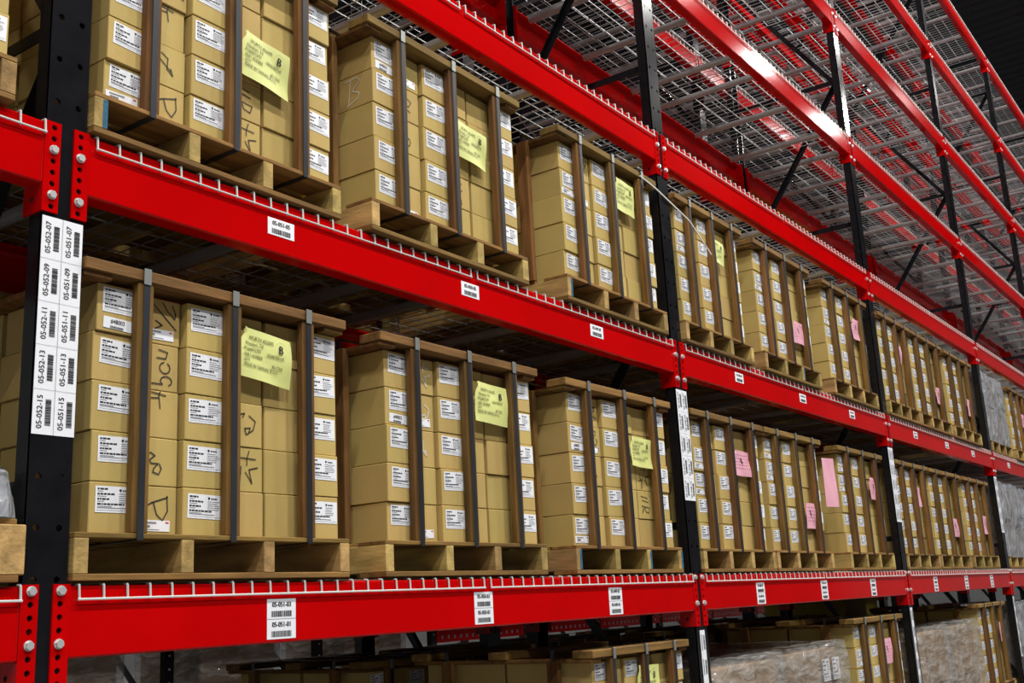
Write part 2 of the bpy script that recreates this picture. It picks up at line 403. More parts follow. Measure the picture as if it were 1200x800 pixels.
def sticker(codes, two):
    b = MB(); h = 0.122 if two else 0.06
    b.box(-0.06, 0.06, -0.001, 0, -h/2, h/2, 'label')
    for r, c in enumerate(codes):
        zc = (h/4-r*h/2) if two else 0
        for dd in (-0.0006, 0, 0.0006, 0.0012): b.text(c, dd, zc+0.014, 0.0215, -0.0016-dd*0.1, 'ink', 0, 0.9)
        barcode(b, -0.042, 0.042, zc-0.024, zc-0.006, -0.0016, seed=r+3)
    if two: b.face([(-0.06, -0.0016, -0.0006), (0.06, -0.0016, -0.0006), (0.06, -0.0016, 0.0006), (-0.06, -0.0016, 0.0006)], 'grey_ink')
    return b.mesh('location_sticker')
def beam(bay, lv, rack, side):
    y0 = (0 if rack == 'front' else BACK) + (0 if side == 'front' else DEPTH)
    z = ZL[lv]
    lab = 'red steel %s rail, %s level, %s' % (side, LVN[lv], BAYN[bay])
    if rack == 'rear': lab = 'red %s rail of the rear rack, %s level, behind the %s' % ('near' if side == 'front' else 'far', LVN[lv], BAYN[bay].replace('label-covered', 'first'))
    t = thing('shelf_rail', lab, 'rack rail', ((bay-0.5)*PITCHX, y0, z), '%s rack rails' % rack, 0 if side == 'front' else math.pi)
    obj('beam_channel', CH, t, (0, -0.004, 0))
    for s in (1, -1):
        c = obj('connector', CON[s], t, (-s*PITCHX/2, 0, 0.004))
        for k in ((0, 4) if lv == 1 else (2, 6)):
            if rack == 'front' and side == 'front': obj('bolt', boltm, c, (s*0.0415, -0.007, -CONH/8*(k+0.5)), (0, random.random(), 0))
    if rack == 'front' and side == 'front' and lv <= 2 and bay >= 1:
        for k, x in enumerate((0.81, 1.866, 2.885)):
            cd_ = '05-%03d' % (51-3*(bay-1)-k)
            codes = [cd_+'-03', cd_+'-01'] if lv == 1 else [cd_+'-05']
            obj('location_sticker', sticker(codes, lv == 1), t, (x-PITCHX/2, -0.0042, -0.113 if lv == 1 else -0.094), label='white barcode sticker')
for bay in range(0, NB):
    for lv in range(1, 8):
        if bay == 0 and lv > 3: continue
        for rack in ('front', 'rear'):
            if rack == 'rear' and bay == 0: continue
            for side in ('front', 'rear'):
                beam(bay, lv, rack, side)

# wire decks
DKW = 1.775
def deck_mesh():
    b = MB(); r = 0.0032; ny = 24; sp = DKW/ny
    for i in range(ny+1):
        x = -DKW/2+i*sp; b.tube((x, -0.004, 0.003), (x, DEPTH, 0.003), 0.0026, 'galv', 4, cap=False)
    for j in range(1, 9): b.tube((-DKW/2, j*0.122-0.02, 0.0065), (DKW/2, j*0.122-0.02, 0.0065), r, 'galv', 4, cap=False)
    return b.mesh('wire_mesh')
def fall_mesh():
    b = MB(); r = 0.0034; ny = 24; sp = DKW/ny
    for i in range(ny+1):
        x = -DKW/2+i*sp
        b.tube((x, 0.006, 0.003), (x, -0.010, 0.0015), r, 'fall', 6); b.tube((x, -0.010, 0.0015), (x+0.002, -0.0105, -0.040), r, 'fall', 6)
    b.tube((-DKW/2-0.004, -0.0135, -0.036), (DKW/2+0.004, -0.0135, -0.036), r, 'fall', 6)
    return b.mesh('waterfall_edge')
def bar_mesh():
    b = MB(); n = 7; pts = [(0.026*math.cos(math.pi+math.pi*i/n), -0.008+0.030*math.sin(math.pi+math.pi*i/n)) for i in range(n+1)]
    pts = [(-0.026, -0.001)]+pts+[(0.026, -0.001)]
    b.mi('chan'); k = len(pts)
    for y in (0.061, DEPTH-0.061): b.v += [(p[0], y, p[1]) for p in pts]
    for j in range(k-1): b.f.append((j, k+j, k+j+1, j+1)); b.m.append(0)
    b.f.append(tuple(range(k))); b.m.append(0); b.f.append(tuple(range(k, 2*k))[::-1]); b.m.append(0)
    return b.mesh('support_channel')
DM, FM, SM = deck_mesh(), fall_mesh(), bar_mesh()
def deck(bay, lv, rack, k):
    y0 = 0 if rack == 'front' else BACK
    side = ('left', 'right')[k]
    lab = '%s galvanised wire deck, %s level, %s' % (side, LVN[lv], BAYN[bay]) if rack == 'front' else '%s wire deck of the rear rack, %s level, behind the %s' % (side, LVN[lv], BAYN[bay])
    x = (bay-1)*PITCHX + (0.98, 2.80)[k]
    t = thing('wire_deck', lab, 'wire deck', (x, y0, ZL[lv]), '%s rack wire decks' % rack)
    obj('wire_mesh', DM, t, kind='stuff'); obj('waterfall_edge', FM, t, kind='stuff')
    for xx in (-0.72, -0.02, 0.70): obj('support_channel', SM, t, (xx, 0, 0))
for bay in range(0, NB):
    for lv in range(1, 8):
        if bay == 0 and lv > 3: continue
        for k in (0, 1):
            deck(bay, lv, 'front', k)
            if bay > 0: deck(bay, lv, 'rear', k)

# ------------------------------------------------------------------ strapped crates of cartons
CW, CD, CHT = 1.03, 1.06, 0.897
COLS = [('A', 0.062, 0.158, True), ('B', 0.221, 0.146, False), ('C', 0.376, 0.158, True), ('D', 0.546, 0.150, False), ('E', 0.706, 0.156, False), ('F', 0.866, 0.154, True)]
BZ0, ROWH = 0.128, 0.1430
BOXY = 0.039
_box = {}
def box_mesh(w, d, h, k='card'):
    key = (w, d, h, k)
    if key not in _box:
        b = MB(); b.bbox(-w/2, w/2, 0, d, 0, h, k, 0.0022)
        _box[key] = b.mesh('cardboard_box')
    return _box[key]
def ship_label(seed):
    rr = random.Random(seed); b = MB(); w, h = 0.128, 0.073; y = -0.0012
    b.box(0, w, -0.0006, 0, 0, h, 'label')
    def ln(x0, x1, z, t, k): b.face([(x0, y, z), (x1, y, z), (x1, y, z+t), (x0, y, z+t)], k)
    for i, z in enumerate((0.063, 0.049, 0.035, 0.021)):
        L = (0.034, 0.056, 0.044, 0.090)[i]; x = 0.006
        while x < L:                                     # words of bold print
            wv = rr.uniform(0.005, 0.013); ln(x, min(x+wv, L+0.004), z, 0.0046, 'ink'); x += wv+0.0018
        ln(0.006, 0.006+L*0.5, z-0.005, 0.0016, 'grey_ink')
    b.face([(0.073, y, 0.063), (0.0775, y, 0.057), (0.082, y, 0.063), (0.080, y, 0.066), (0.075, y, 0.066)], 'ink')   # emblem
    x = 0.085
    for wv in (0.004, 0.003, 0.004, 0.004, 0.003): ln(x, x+wv, 0.0595, 0.0045, 'ink'); x += wv+0.0012
    for i in range(5): ln(0.073, 0.073+rr.uniform(0.03, 0.048), 0.052-0.006*i, 0.0016, 'grey_ink')
    ln(0.006, 0.10, 0.012, 0.002, 'grey_ink'); ln(0.004, 0.124, 0.006, 0.0008, 'grey_ink')
    return b.mesh('shipping_label')
SL = [ship_label(i) for i in range(3)]
def part_label():
    b = MB(); b.box(0, 0.125, -0.0006, 0, 0, 0.034, 'label')
    b.text('#48003', 0.046, 0.0225, 0.019, -0.0012, 'ink', 0, 0.8); b.text('#48003', 0.0466, 0.0225, 0.019, -0.0013, 'ink', 0, 0.8)
    barcode(b, 0.022, 0.066, 0.001, 0.009, -0.0012, seed=5); return b.mesh('part_label')
def bar_label():
    b = MB(); b.box(0, 0.112, -0.0006, 0, 0, 0.032, 'label')
    def ln(x0, x1, z, t, k): b.face([(x0, -0.0012, z), (x1, -0.0012, z), (x1, -0.0012, z+t), (x0, -0.0012, z+t)], k)
    ln(0.012, 0.066, 0.022, 0.005, 'grey_ink'); barcode(b, 0.014, 0.044, 0.010, 0.018, -0.0012, seed=2); ln(0.012, 0.076, 0.004, 0.0018, 'grey_ink'); ln(0.096, 0.108, 0.024, 0.004, 'red_print')
    return b.mesh('barcode_label')
PL, BL = part_label(), bar_label()
def arc(cx, cy, rx, ry, a0, a1, n=10):
    return [(cx+rx*math.cos(math.radians(a0+(a1-a0)*i/n)), cy+ry*math.sin(math.radians(a0+(a1-a0)*i/n))) for i in range(n+1)]
GL = {  # pen strokes, u to the right and v upward on the box face, 0..1
 'slash': [[(0.33, 0.84), (0.90, 0.36)], [(0.55, 0.92), (0.68, 0.74), (0.86, 0.60), (0.88, 0.72), (0.80, 0.88)], [(0.38, 0.50), (0.55, 0.42), (0.36, 0.32)]],
 'coq': [[(0.50, 0.88), (0.72, 0.84), (0.68, 0.70), (0.46, 0.70)], arc(0.66, 0.50, 0.13, 0.12, 100, 420), arc(0.70, 0.22, 0.14, 0.10, -60, 230)+[(0.30, 0.14)]],
 'four': [[(0.30, 0.95), (0.68, 0.90)], [(0.54, 0.98), (0.50, 0.84), (0.28, 0.82)], [(0.52, 0.84), (0.55, 0.62)]],
 'two3': [[(0.22, 0.64), (0.34, 0.68), (0.44, 0.62), (0.30, 0.52), (0.36, 0.46), (0.52, 0.46), (0.42, 0.36), (0.40, 0.28), (0.54, 0.24), (0.60, 0.36), (0.55, 0.46)]],
 'pee': [[(0.12, 0.50), (0.40, 0.66), (0.78, 0.78)], [(0.76, 0.80), (0.78, 0.50), (0.66, 0.30), (0.52, 0.42), (0.44, 0.66)]],
 'opp': [[(0.30, 0.82), (0.38, 0.86)], [(0.34, 0.72), (0.50, 0.76), (0.44, 0.66)], [(0.62, 0.72), (0.80, 0.60), (0.74, 0.40), (0.55, 0.28), (0.50, 0.42), (0.66, 0.44), (0.60, 0.30)], [(0.38, 0.44), (0.30, 0.30)], [(0.32, 0.14), (0.28, 0.0)]],
 'kan': [[(0.28, 0.76), (0.80, 0.74)], [(0.62, 0.92), (0.56, 0.74), (0.56, 0.60)], [(0.86, 0.56), (0.62, 0.50), (0.70, 0.20), (0.52, 0.44)], [(0.12, 0.34), (0.40, 0.40)], [(0.18, 0.60), (0.30, 0.34), (0.28, 0.04)], [(0.40, 0.56), (0.36, 0.10)]],
 'kay': [[(0.55, 0.90), (0.80, 0.55)], [(0.50, 0.62), (0.86, 0.70), (0.62, 0.40), (0.90, 0.30)]],
 'zed': [[(0.24, 0.70), (0.32, 0.60), (0.60, 0.40)], [(0.34, 0.78), (0.52, 0.68), (0.50, 0.42), (0.66, 0.30), (0.60, 0.46)]],
 'iib': [[(0.20, 0.80), (0.62, 0.74)], [(0.24, 0.66), (0.66, 0.60)], [(0.20, 0.46), (0.72, 0.40), (0.66, 0.22), (0.46, 0.26), (0.40, 0.42), (0.24, 0.20), (0.30, 0.44)]],
 'dee': [[(0.40, 0.72), (0.36, 0.50), (0.56, 0.46), (0.66, 0.62), (0.52, 0.70)], [(0.34, 0.40), (0.62, 0.30)]],
 'bee': [[(0.40, 0.12), (0.46, 0.86)], [(0.30, 0.86), (0.62, 0.90), (0.72, 0.78), (0.50, 0.52), (0.70, 0.40), (0.66, 0.26), (0.36, 0.10)]],
 'vee': [[(0.36, 0.90), (0.46, 0.74), (0.62, 0.78)], [(0.38, 0.62), (0.52, 0.48), (0.64, 0.58)], [(0.36, 0.36), (0.56, 0.30), (0.60, 0.12), (0.42, 0.18), (0.46, 0.32)]],
}
def pen_mesh(g, w, h, k='ink', th=0.0035):
    b = MB()
    for st in GL[g]: b.ribbon([((u-0.5)*w, v*h) for u, v in st], th, -0.0012, k)
    return b.mesh('handwriting')
_pen = {}
def pen(g, w, h, k='ink', th=0.0035):
    key = (g, w, h, k)
    if key not in _pen: _pen[key] = pen_mesh(g, w, h, k, th)
    return _pen[key]

# pallet timber
STR = MB().bbox(-0.022, 0.022, 0, CD, 0.018, 0.113, 'pallet', 0.002).mesh('pallet_stringer')
_sb = MB().bbox(-0.022, 0.022, 0, CD, 0.018, 0.113, 'pallet', 0.002); _sb.box(0.006, 0.0226, -0.0006, 0.01, 0.020, 0.110, 'blue'); STRB = _sb.mesh('pallet_stringer')
TOPB = MB().bbox(-CW/2, CW/2, 0, 0.135, 0.113, 0.128, 'plank', 0.002).mesh('deck_board')
BOTB = MB().bbox(-CW/2, CW/2, 0, 0.13, 0.0, 0.018, 'plank', 0.002).mesh('bottom_board')
PH = 0.860-BZ0
POSTM = MB().bbox(-0.027, 0.027, 0, 0.031, BZ0, BZ0+PH, 'wood', 0.003).mesh('corner_post')
POSTS = MB().bbox(0, 0.03, -0.032, 0.032, BZ0, BZ0+PH, 'wood', 0.003).mesh('side_post')
LIDF = MB().bbox(-CW/2, CW/2, 0, 0.11, 0.862, CHT, 'plank', 0.003).mesh('lid_board')
LIDR = MB().bbox(-0.045, 0.045, 0.012, CD-0.012, 0.8445, 0.862, 'wood', 0.003).mesh('lid_runner')
def strap_y():
    b = MB(); w = 0.0105; t = 0.0016; y0, y1, z0, z1 = -0.004, CD+0.004, 0.1105, CHT+0.002
    b.box(-w, w, y0-t, y0, z0, z1, 'strap').box(-w, w, y1, y1+t, z0, z1, 'strap').box(-w, w, y0-t, y1+t, z1, z1+t, 'strap').box(-w, w, y0-t, y1+t, z0-t, z0, 'strap')
    b.bbox(-w-0.002, w+0.002, y0-t-0.003, y0-t+0.0005, CHT-0.046, CHT+0.003, 'clip', 0.001)
    return b.mesh('steel_strap')
def strap_x():
    b = MB(); w = 0.0105; t = 0.0016; x0, x1, z0, z1 = -CW/2-0.004, CW/2+0.004, 0.131, CHT+0.004
    b.box(x0-t, x0, -w, w, z0, z1, 'strap').box(x1, x1+t, -w, w, z0, z1, 'strap').box(x0-t, x1+t, -w, w, z1, z1+t, 'strap')
    return b.mesh('steel_strap')
SY, SX = strap_y(), strap_x()

def note_mesh(kind, w, h, seed, lines=True, tilt=0.0, cut=True):
    """a sheet of paper with creases, hung at top; local origin at lower left"""
    rr = random.Random(seed); ph = [rr.uniform(0, 6) for _ in range(4)]
    def f(x, z):
        u, v = x/w, z/h
        return -0.005*abs(math.sin(3.3*u+2.1*v+ph[0]))-0.004*math.sin(5*v+ph[1])*u-0.006*max(0, 0.45-v)*math.sin(6*u+ph[2])
    b = MB(); nx, nz = 12, 12; i = b.mi(kind)
    for q in range(nz+1):
        for p in range(nx+1):
            x = w*p/nx; z = h*q/nz+tilt*(w/2-x)
            if cut and p == 0 and q > nz*0.7: x += w*0.15*(q/nz-0.7)/0.3
            b.v.append((x, f(x, z), z))
    for q in range(nz):
        for p in range(nx):
            a = q*(nx+1)+p; b.f.append((a, a+1, a+nx+2, a+nx+1)); b.m.append(i)
    if lines:
        k = 'note_ink' if kind == 'yellow' else 'pink_ink'; T = []
        ro = -math.atan(tilt)
        def tx(s, x, zf, size, kk=k, al='LEFT', sq=0.8):
            for dd in (0, 0.0006): b.text(s, x*w+dd, zf*h+tilt*(w/2-x*w), size*h, -0.0028, kk, ro, sq, al, f)
        if kind == 'yellow':
            tx('WURTH ADAMS', 0.17, 0.82, 0.105); tx('Houston, TX', 0.10, 0.70, 0.105)
            tx('PO#4072797', 0.07, 0.58, 0.10); tx('105047905210', 0.50, 0.56, 0.09)
            tx('PART NUMBER', 0.07, 0.46, 0.09); tx('QTY', 0.07, 0.36, 0.09); tx('40 CTNS', 0.60, 0.35, 0.09)
            tx('MADE IN TAIWAN, R.O.C.', 0.07, 0.26, 0.095)
            for dd in (0, 0.0012, 0.0024): b.text('B', 0.77*w+dd, 0.74*h+tilt*(w/2-0.77*w), 0.25*h, -0.0032, 'ink', ro, 0.85, 'CENTER', f)
            cp = [(0.78*w+0.09*w*1.25*math.cos(t*math.pi/10), 0.74*h+tilt*(w/2-0.78*w)+0.16*h*math.sin(t*math.pi/10)) for t in range(21)]
            for a, c in zip(cp[:-1], cp[1:]): b.face([(a[0], -0.002+f(*a), a[1]), (c[0], -0.002+f(*c), c[1]), (c[0], -0.002+f(*c), c[1]+0.0008), (a[0], -0.002+f(*a), a[1]+0.0008)], k)
        else:
            for r in range(5):
                z = 0.82-0.13*r
                x = 0.1
                while x < 0.85:
                    ww = rr.uniform(0.05, 0.16); P = [(x*w, z*h), ((x+ww)*w, z*h), ((x+ww)*w, z*h+0.003), (x*w, z*h+0.003)]
                    b.face([(p[0], -0.0015+f(*p), p[1]+tilt*(w/2-p[0])) for p in P], k); x += ww+0.04
            P = [(0.36*w, 0.72*h), (0.42*w, 0.72*h), (0.50*w, 0.50*h), (0.45*w, 0.48*h)]
            b.face([(p[0], -0.0025+f(*p), p[1]) for p in P], 'ink')
    return b.mesh('packing_note', True)

def crate(label, x0, x1, z, y=-0.02, notes=(), marks=None, extra=(), blue=(), full=True, seed=0, chalk=None, rotz=None):
    rr = random.Random(seed+11)
    t = thing('carton_crate', label, 'crate', ((x0+x1)/2, y, z), 'strapped crates of cartons', rr.uniform(-0.006, 0.006) if rotz is None else rotz, ((x1-x0)/CW, 1, 1))
    X = lambda a: a-CW/2
    for k, a in enumerate((0.022, 0.365, 0.675, 1.008)): obj('pallet_stringer', STRB if k in blue else STR, t, (X(a), 0, 0))
    for k in range(6): obj('deck_board', TOPB, t, (0, k*0.185, 0))
    for yy in (0, 0.465, 0.93): obj('bottom_board', BOTB, t, (0, yy, 0))
    marks = marks or {}
    for ci, (nm, cx, cw, lb) in enumerate(COLS):
        jx = rr.uniform(-0.002, 0.002)
        for r in range(5):
            w = round(cw-0.003, 3)
            bx = obj('cardboard_box', box_mesh(w, 0.47, ROWH-0.002), t, (X(cx+cw/2)+jx+rr.uniform(-0.0025, 0.0025), BOXY+rr.uniform(0, 0.010) + (0.018 if not lb else 0), BZ0+ROWH*r+0.001), (0, 0, rr.uniform(-0.012, 0.012)))
            if lb:
                lx = -w/2 + {'A': 0.020, 'C': 0.014, 'F': 0.016}[nm] + rr.uniform(-0.004, 0.004)
                obj('shipping_label', SL[rr.randrange(3)], bx, (lx, -0.0006, 0.056+rr.uniform(-0.004, 0.004)), (0, rr.uniform(-0.04, 0.04), 0))
            e = [q for q in extra if q[0] == nm and q[1] == r]
            for q in e: obj('part_label', PL if q[2] == 'p' else BL, bx, (-w/2+ (0.02 if q[2] == 'p' else 0.008), -0.0010, 0.012), (0, rr.uniform(-0.05, 0.05), 0))
            if (nm, r) in marks:
                g = marks[(nm, r)]
                if g.startswith('*'): obj('chalk_writing', pen(g[1:], w, ROWH, 'chalk'), bx, (0, -0.0006, 0))
                else: obj('handwriting', pen(g, w, ROWH), bx, (0, -0.0006, 0))
            if chalk and nm == 'A' and r == chalk[0]: obj('chalk_writing', pen(chalk[1], 0.2, ROWH, 'chalk'), bx, (-w/2-0.0006, 0.11, 0), (0, 0, -math.pi/2))
    for ci in (0, 5):
        nm, cx, cw, lb = COLS[ci]
        for r in range(5): obj('cardboard_box', box_mesh(round(cw-0.003, 3), 0.47, ROWH-0.002), t, (X(cx+cw/2)+rr.uniform(-0.002, 0.002), 0.535, BZ0+ROWH*r+0.001))
    if full:
        for ci in (1, 2, 3, 4):
            nm, cx, cw, lb = COLS[ci]; obj('cardboard_box', box_mesh(round(cw-0.003, 3), 0.47, ROWH-0.002), t, (X(cx+cw/2), 0.535, BZ0+ROWH*4+0.001))
    for k, a in enumerate((0.204, 0.536, 0.853)):
        obj('corner_post', POSTM, t, (X(a), 0.006, 0)); obj('steel_strap', SY, t, (X(a)-0.007+rr.uniform(-0.004, 0.004), 0, 0))
        if full: obj('corner_post', POSTM, t, (X(a), CD-0.037, 0))
    for yy in (0.215, 0.83):
        obj('side_post', POSTS, t, (X(-0.012), yy, 0)); obj('side_post', POSTS, t, (X(0.99), yy, 0)); obj('steel_strap', SX, t, (0, yy, 0))
    for yy in (0, 0.475, 0.95): obj('lid_board', LIDF, t, (0, yy, 0), (0, 0, rr.uniform(-0.004, 0.004)))
    for a in (0.05, 0.98): obj('lid_runner', LIDR, t, (X(a), 0, 0))
    for (kind, nx0, nx1, nz0, nz1, tilt) in notes:
        s_ = (x1-x0)/CW
        nw = (nx1-nx0)/s_; nh = nz1-nz0
        obj('packing_note', note_mesh(kind, nw, nh, seed, True, tilt), t, ((nx0-(x0+x1)/2)/s_, 0.030, nz0-z), label='%s paper packing note taped on' % kind)
    return t

DZ = 0.0115
Z1, Z2 = ZL[1]+DZ, ZL[2]+DZ
# ---- lowest shelf
crate('carton crate on lower shelf directly right of the leftmost post, yellow note', 0.069, 1.110, Z1, -0.015, [('yellow', 0.648, 0.868, 0.640, 0.805, 0.10)],
      {('B', 4): 'slash', ('B', 3): 'coq', ('B', 2): 'four', ('B', 1): 'two3', ('B', 0): 'pee', ('D', 2): 'opp', ('D', 1): 'kan'}, [('A', 4, 'p'), ('B', 4, 'b'), ('B', 0, 'b')], seed=1)
crate('carton crate on lower shelf, middle of nearest bay, white chalk marks and yellow note', 1.300, 2.325, Z1, -0.01, [('yellow', 1.895, 2.120, 0.632, 0.800, 0.04)],
      {('B', 4): '*kan', ('B', 3): '*opp', ('B', 2): '*zed'}, [('A', 3, 'p'), ('B', 3, 'b'), ('B', 0, 'b')], seed=2)
crate('carton crate on lower shelf beside second post, yellow note low and blue-painted pallet', 2.565, 3.590, Z1, -0.01, [('yellow', 3.175, 3.385, 0.540, 0.690, 0.03)],
      {('B', 4): 'kay', ('B', 3): 'coq', ('B', 2): 'zed', ('D', 2): 'vee', ('E', 2): 'kan', ('D', 1): 'four', ('E', 1): 'iib'}, [('A', 3, 'p'), ('A', 0, 'b'), ('B', 3, 'b')], blue=(0, 2, 3), seed=3)
crate('carton crate on lower shelf just right of second post, pink note high', 3.840, 4.850, Z1, -0.01, [('pink', 4.420, 4.660, 0.575, 0.725, 0.0)],
      {('B', 4): 'kay', ('B', 3): 'four', ('B', 2): 'zed'}, [('A', 3, 'b'), ('A', 2, 'b'), ('F', 3, 'b')], seed=4)
c5 = crate('carton crate on lower shelf, middle of second bay, with two pink notes', 4.872, 5.860, Z1, -0.01, [('pink', 5.500, 5.690, 0.290, 0.460, 0.0)],
      {('B', 2): 'four', ('B', 0): 'vee', ('D', 3): 'zed'}, [('A', 4, 'b'), ('A', 3, 'b')], seed=5)
crate('carton crate on lower shelf left of third post, its left side showing, pink note', 6.215, 7.240, Z1, -0.01, [('pink', 6.920, 7.100, 0.550, 0.720, 0.0)], {}, [('A', 3, 'b'), ('A', 4, 'b')], seed=6)
crate('carton crate on lower shelf just right of third post, pink note', 7.600, 8.560, Z1, -0.01, [('pink', 8.130, 8.300, 0.545, 0.715, 0.0)], {}, [], full=False, seed=7)
crate('carton crate on lower shelf, middle of third bay, pink note low', 8.600, 9.680, Z1, -0.01, [('pink', 9.270, 9.460, 0.310, 0.480, 0.0)], {}, [], full=False, seed=8)
crate('carton crate on lower shelf left of fourth post, pink note', 9.790, 10.870, Z1, -0.01, [('pink', 10.50, 10.68, 0.360, 0.545, 0.0)], {}, [], full=False, seed=9)
# second pink sheet hanging from the corner of the fifth crate
obj('packing_note', note_mesh('pink', 0.15, 0.34, 31, False, 0.0, False), c5, (0.515, 0.012, 0.435), (0, 0, -0.25), label='long pink sheet hanging from the corner')
# ---- second shelf
crate('carton crate on second shelf right of the leftmost post, yellow note tilted', 0.070, 1.092, Z2, -0.02, [('yellow', 0.640, 0.860, 1.690, 1.860, 0.14)],
      {('B', 4): 'slash', ('B', 3): 'kay', ('B', 2): 'four', ('B', 1): 'zed', ('B', 0): 'pee', ('D', 1): 'iib', ('D', 0): 'kan'}, [('A', 0, 'b')], blue=(0,), seed=11)
crate('carton crate on second shelf, middle of nearest bay, chalk B on its side', 1.240, 2.280, Z2, -0.03, [('yellow', 1.810, 2.030, 1.770, 1.935, 0.10)],
      {('B', 3): 'dee', ('B', 2): 'two3', ('D', 1): 'vee'}, [('A', 4, 'p'), ('B', 4, 'b'), ('B', 0, 'b')], seed=12, chalk=(3, 'bee'))
c23 = crate('carton crate on second shelf left of second post, loose white strap, yellow note', 2.600, 3.620, Z2, -0.03, [('yellow', 3.185, 3.385, 1.905, 2.085, 0.05)],
      {('B', 4): 'kay', ('B', 3): 'zed', ('D', 1): 'vee'}, [('A', 3, 'b'), ('B', 3, 'b')], blue=(0,), seed=13)
crate('carton crate on second shelf just right of second post, yellow note', 3.840, 4.780, Z2, -0.03, [('yellow', 4.320, 4.520, 1.890, 2.035, 0.05)],
      {('B', 1): 'zed', ('D', 1): 'vee'}, [('A', 3, 'b')], seed=14)
crate('carton crate on second shelf, middle of second bay, pink note low', 4.960, 5.990, Z2, -0.03, [('pink', 5.600, 5.800, 1.580, 1.740, 0.0)], {('B', 3): 'zed', ('B', 1): 'vee'}, [('A', 3, 'b')], blue=(2,), seed=15)
crate('carton crate on second shelf left of third post, pink note high', 6.250, 7.285, Z2, -0.03, [('pink', 6.920, 7.110, 1.830, 2.000, 0.0)], {}, [('A', 3, 'b')], seed=16)
crate('carton crate on second shelf just right of third post, pink note', 7.600, 8.490, Z2, -0.03, [('pink', 8.060, 8.230, 1.810, 1.970, 0.0)], {}, [], full=False, seed=17)
crate('carton crate on second shelf, middle of third bay, pink note low', 8.520, 9.600, Z2, -0.03, [('pink', 9.260, 9.460, 1.580, 1.740, 0.0)], {}, [], full=False, seed=18)
crate('carton crate on second shelf left of fourth post, pink note', 9.700, 10.80, Z2, -0.03, [('pink', 10.48, 10.70, 1.590, 1.770, 0.0)], {}, [], full=False, seed=19)
crate('carton crate on second shelf in fourth bay, beside the grey wrapped load', 12.60, 13.64, Z2, -0.03, [('pink', 13.25, 13.44, 1.75, 1.92, 0.0)], {}, [], full=False, seed=20)
crate('farthest carton crate on second shelf, right end of fourth bay', 13.80, 14.84, Z2, -0.03, [], {}, [], full=False, seed=21)
# ---- floor level
ZF = FLOOR+0.001
crate('carton crate on the floor left of second post, yellow note', 2.66, 3.60, ZF+0.03, 0.0, [('yellow', 3.09, 3.31, -0.60, -0.42, 0.03)], {}, [], seed=22)
crate('carton crate on the floor left of third post, pink note', 6.15, 7.27, ZF+0.03, 0.0, [('pink', 6.78, 7.00, -0.67, -0.49, 0.0)], {}, [('A', 3, 'b')], seed=23)
crate('carton crate on the floor left of fourth post, pink note', 9.74, 10.84, ZF+0.03, 0.0, [('pink', 10.56, 10.72, -0.71, -0.52, 0.0)], {}, [], full=False, seed=24)
# ---- left bay and rear rack
crate('carton crate on second shelf at the left photo edge', -1.22, -0.175, Z2, -0.03, [], {}, [], seed=25)
for k, (xa, zz, lab) in enumerate(((0.10, ZL[1], 'shadowed carton crate on the rear rack behind the leftmost post'), (2.63, None, 'shadowed carton crate on the floor of the rear rack, under the nearest bay'),
                                   (3.90, None, 'shadowed carton crate on the floor of the rear rack, behind second post'), (5.02, None, 'shadowed carton crate on the rear rack floor behind wrapped floor loads'),
                                   (6.30, None, 'shadowed carton crate on the rear rack floor, behind the pink-note floor crate'), (8.3, None, 'shadowed carton crate on the rear rack floor under the third bay'))):
    crate(lab, xa, xa+1.03, (zz+DZ) if zz is not None else ZF, BACK-0.01, [], {}, [], full=False, seed=40+k)
for lv, zn in ((1, 'lower'), (2, 'second')):
    for k in range(9):
        if lv == 1 and k == 0: continue
        xa = (k//3)*PITCHX + (0.10, 1.35, 2.60)[k % 3]
        crate('shadowed rear-rack carton crate on %s shelf behind the %s front crate from left' % (zn, ['first', 'second', 'third', 'fourth', 'fifth', 'sixth', 'seventh', 'eighth', 'ninth'][k]), xa, xa+1.03, ZL[lv]+DZ, BACK-0.01, full=False, seed=60+lv*10+k)
# loose strap tail across the second post
b = MB(); P = [(0.30, -0.012, 0.862), (0.44, -0.030, 0.825), (0.78, -0.060, 0.715), (1.058, -0.055, 0.575)]
for a, c in zip(P[:-1], P[1:]): b.tube(a, c, 0.0045, 'white_strap', 5)
obj('loose_strap', b, c23, label='loose white strap end')

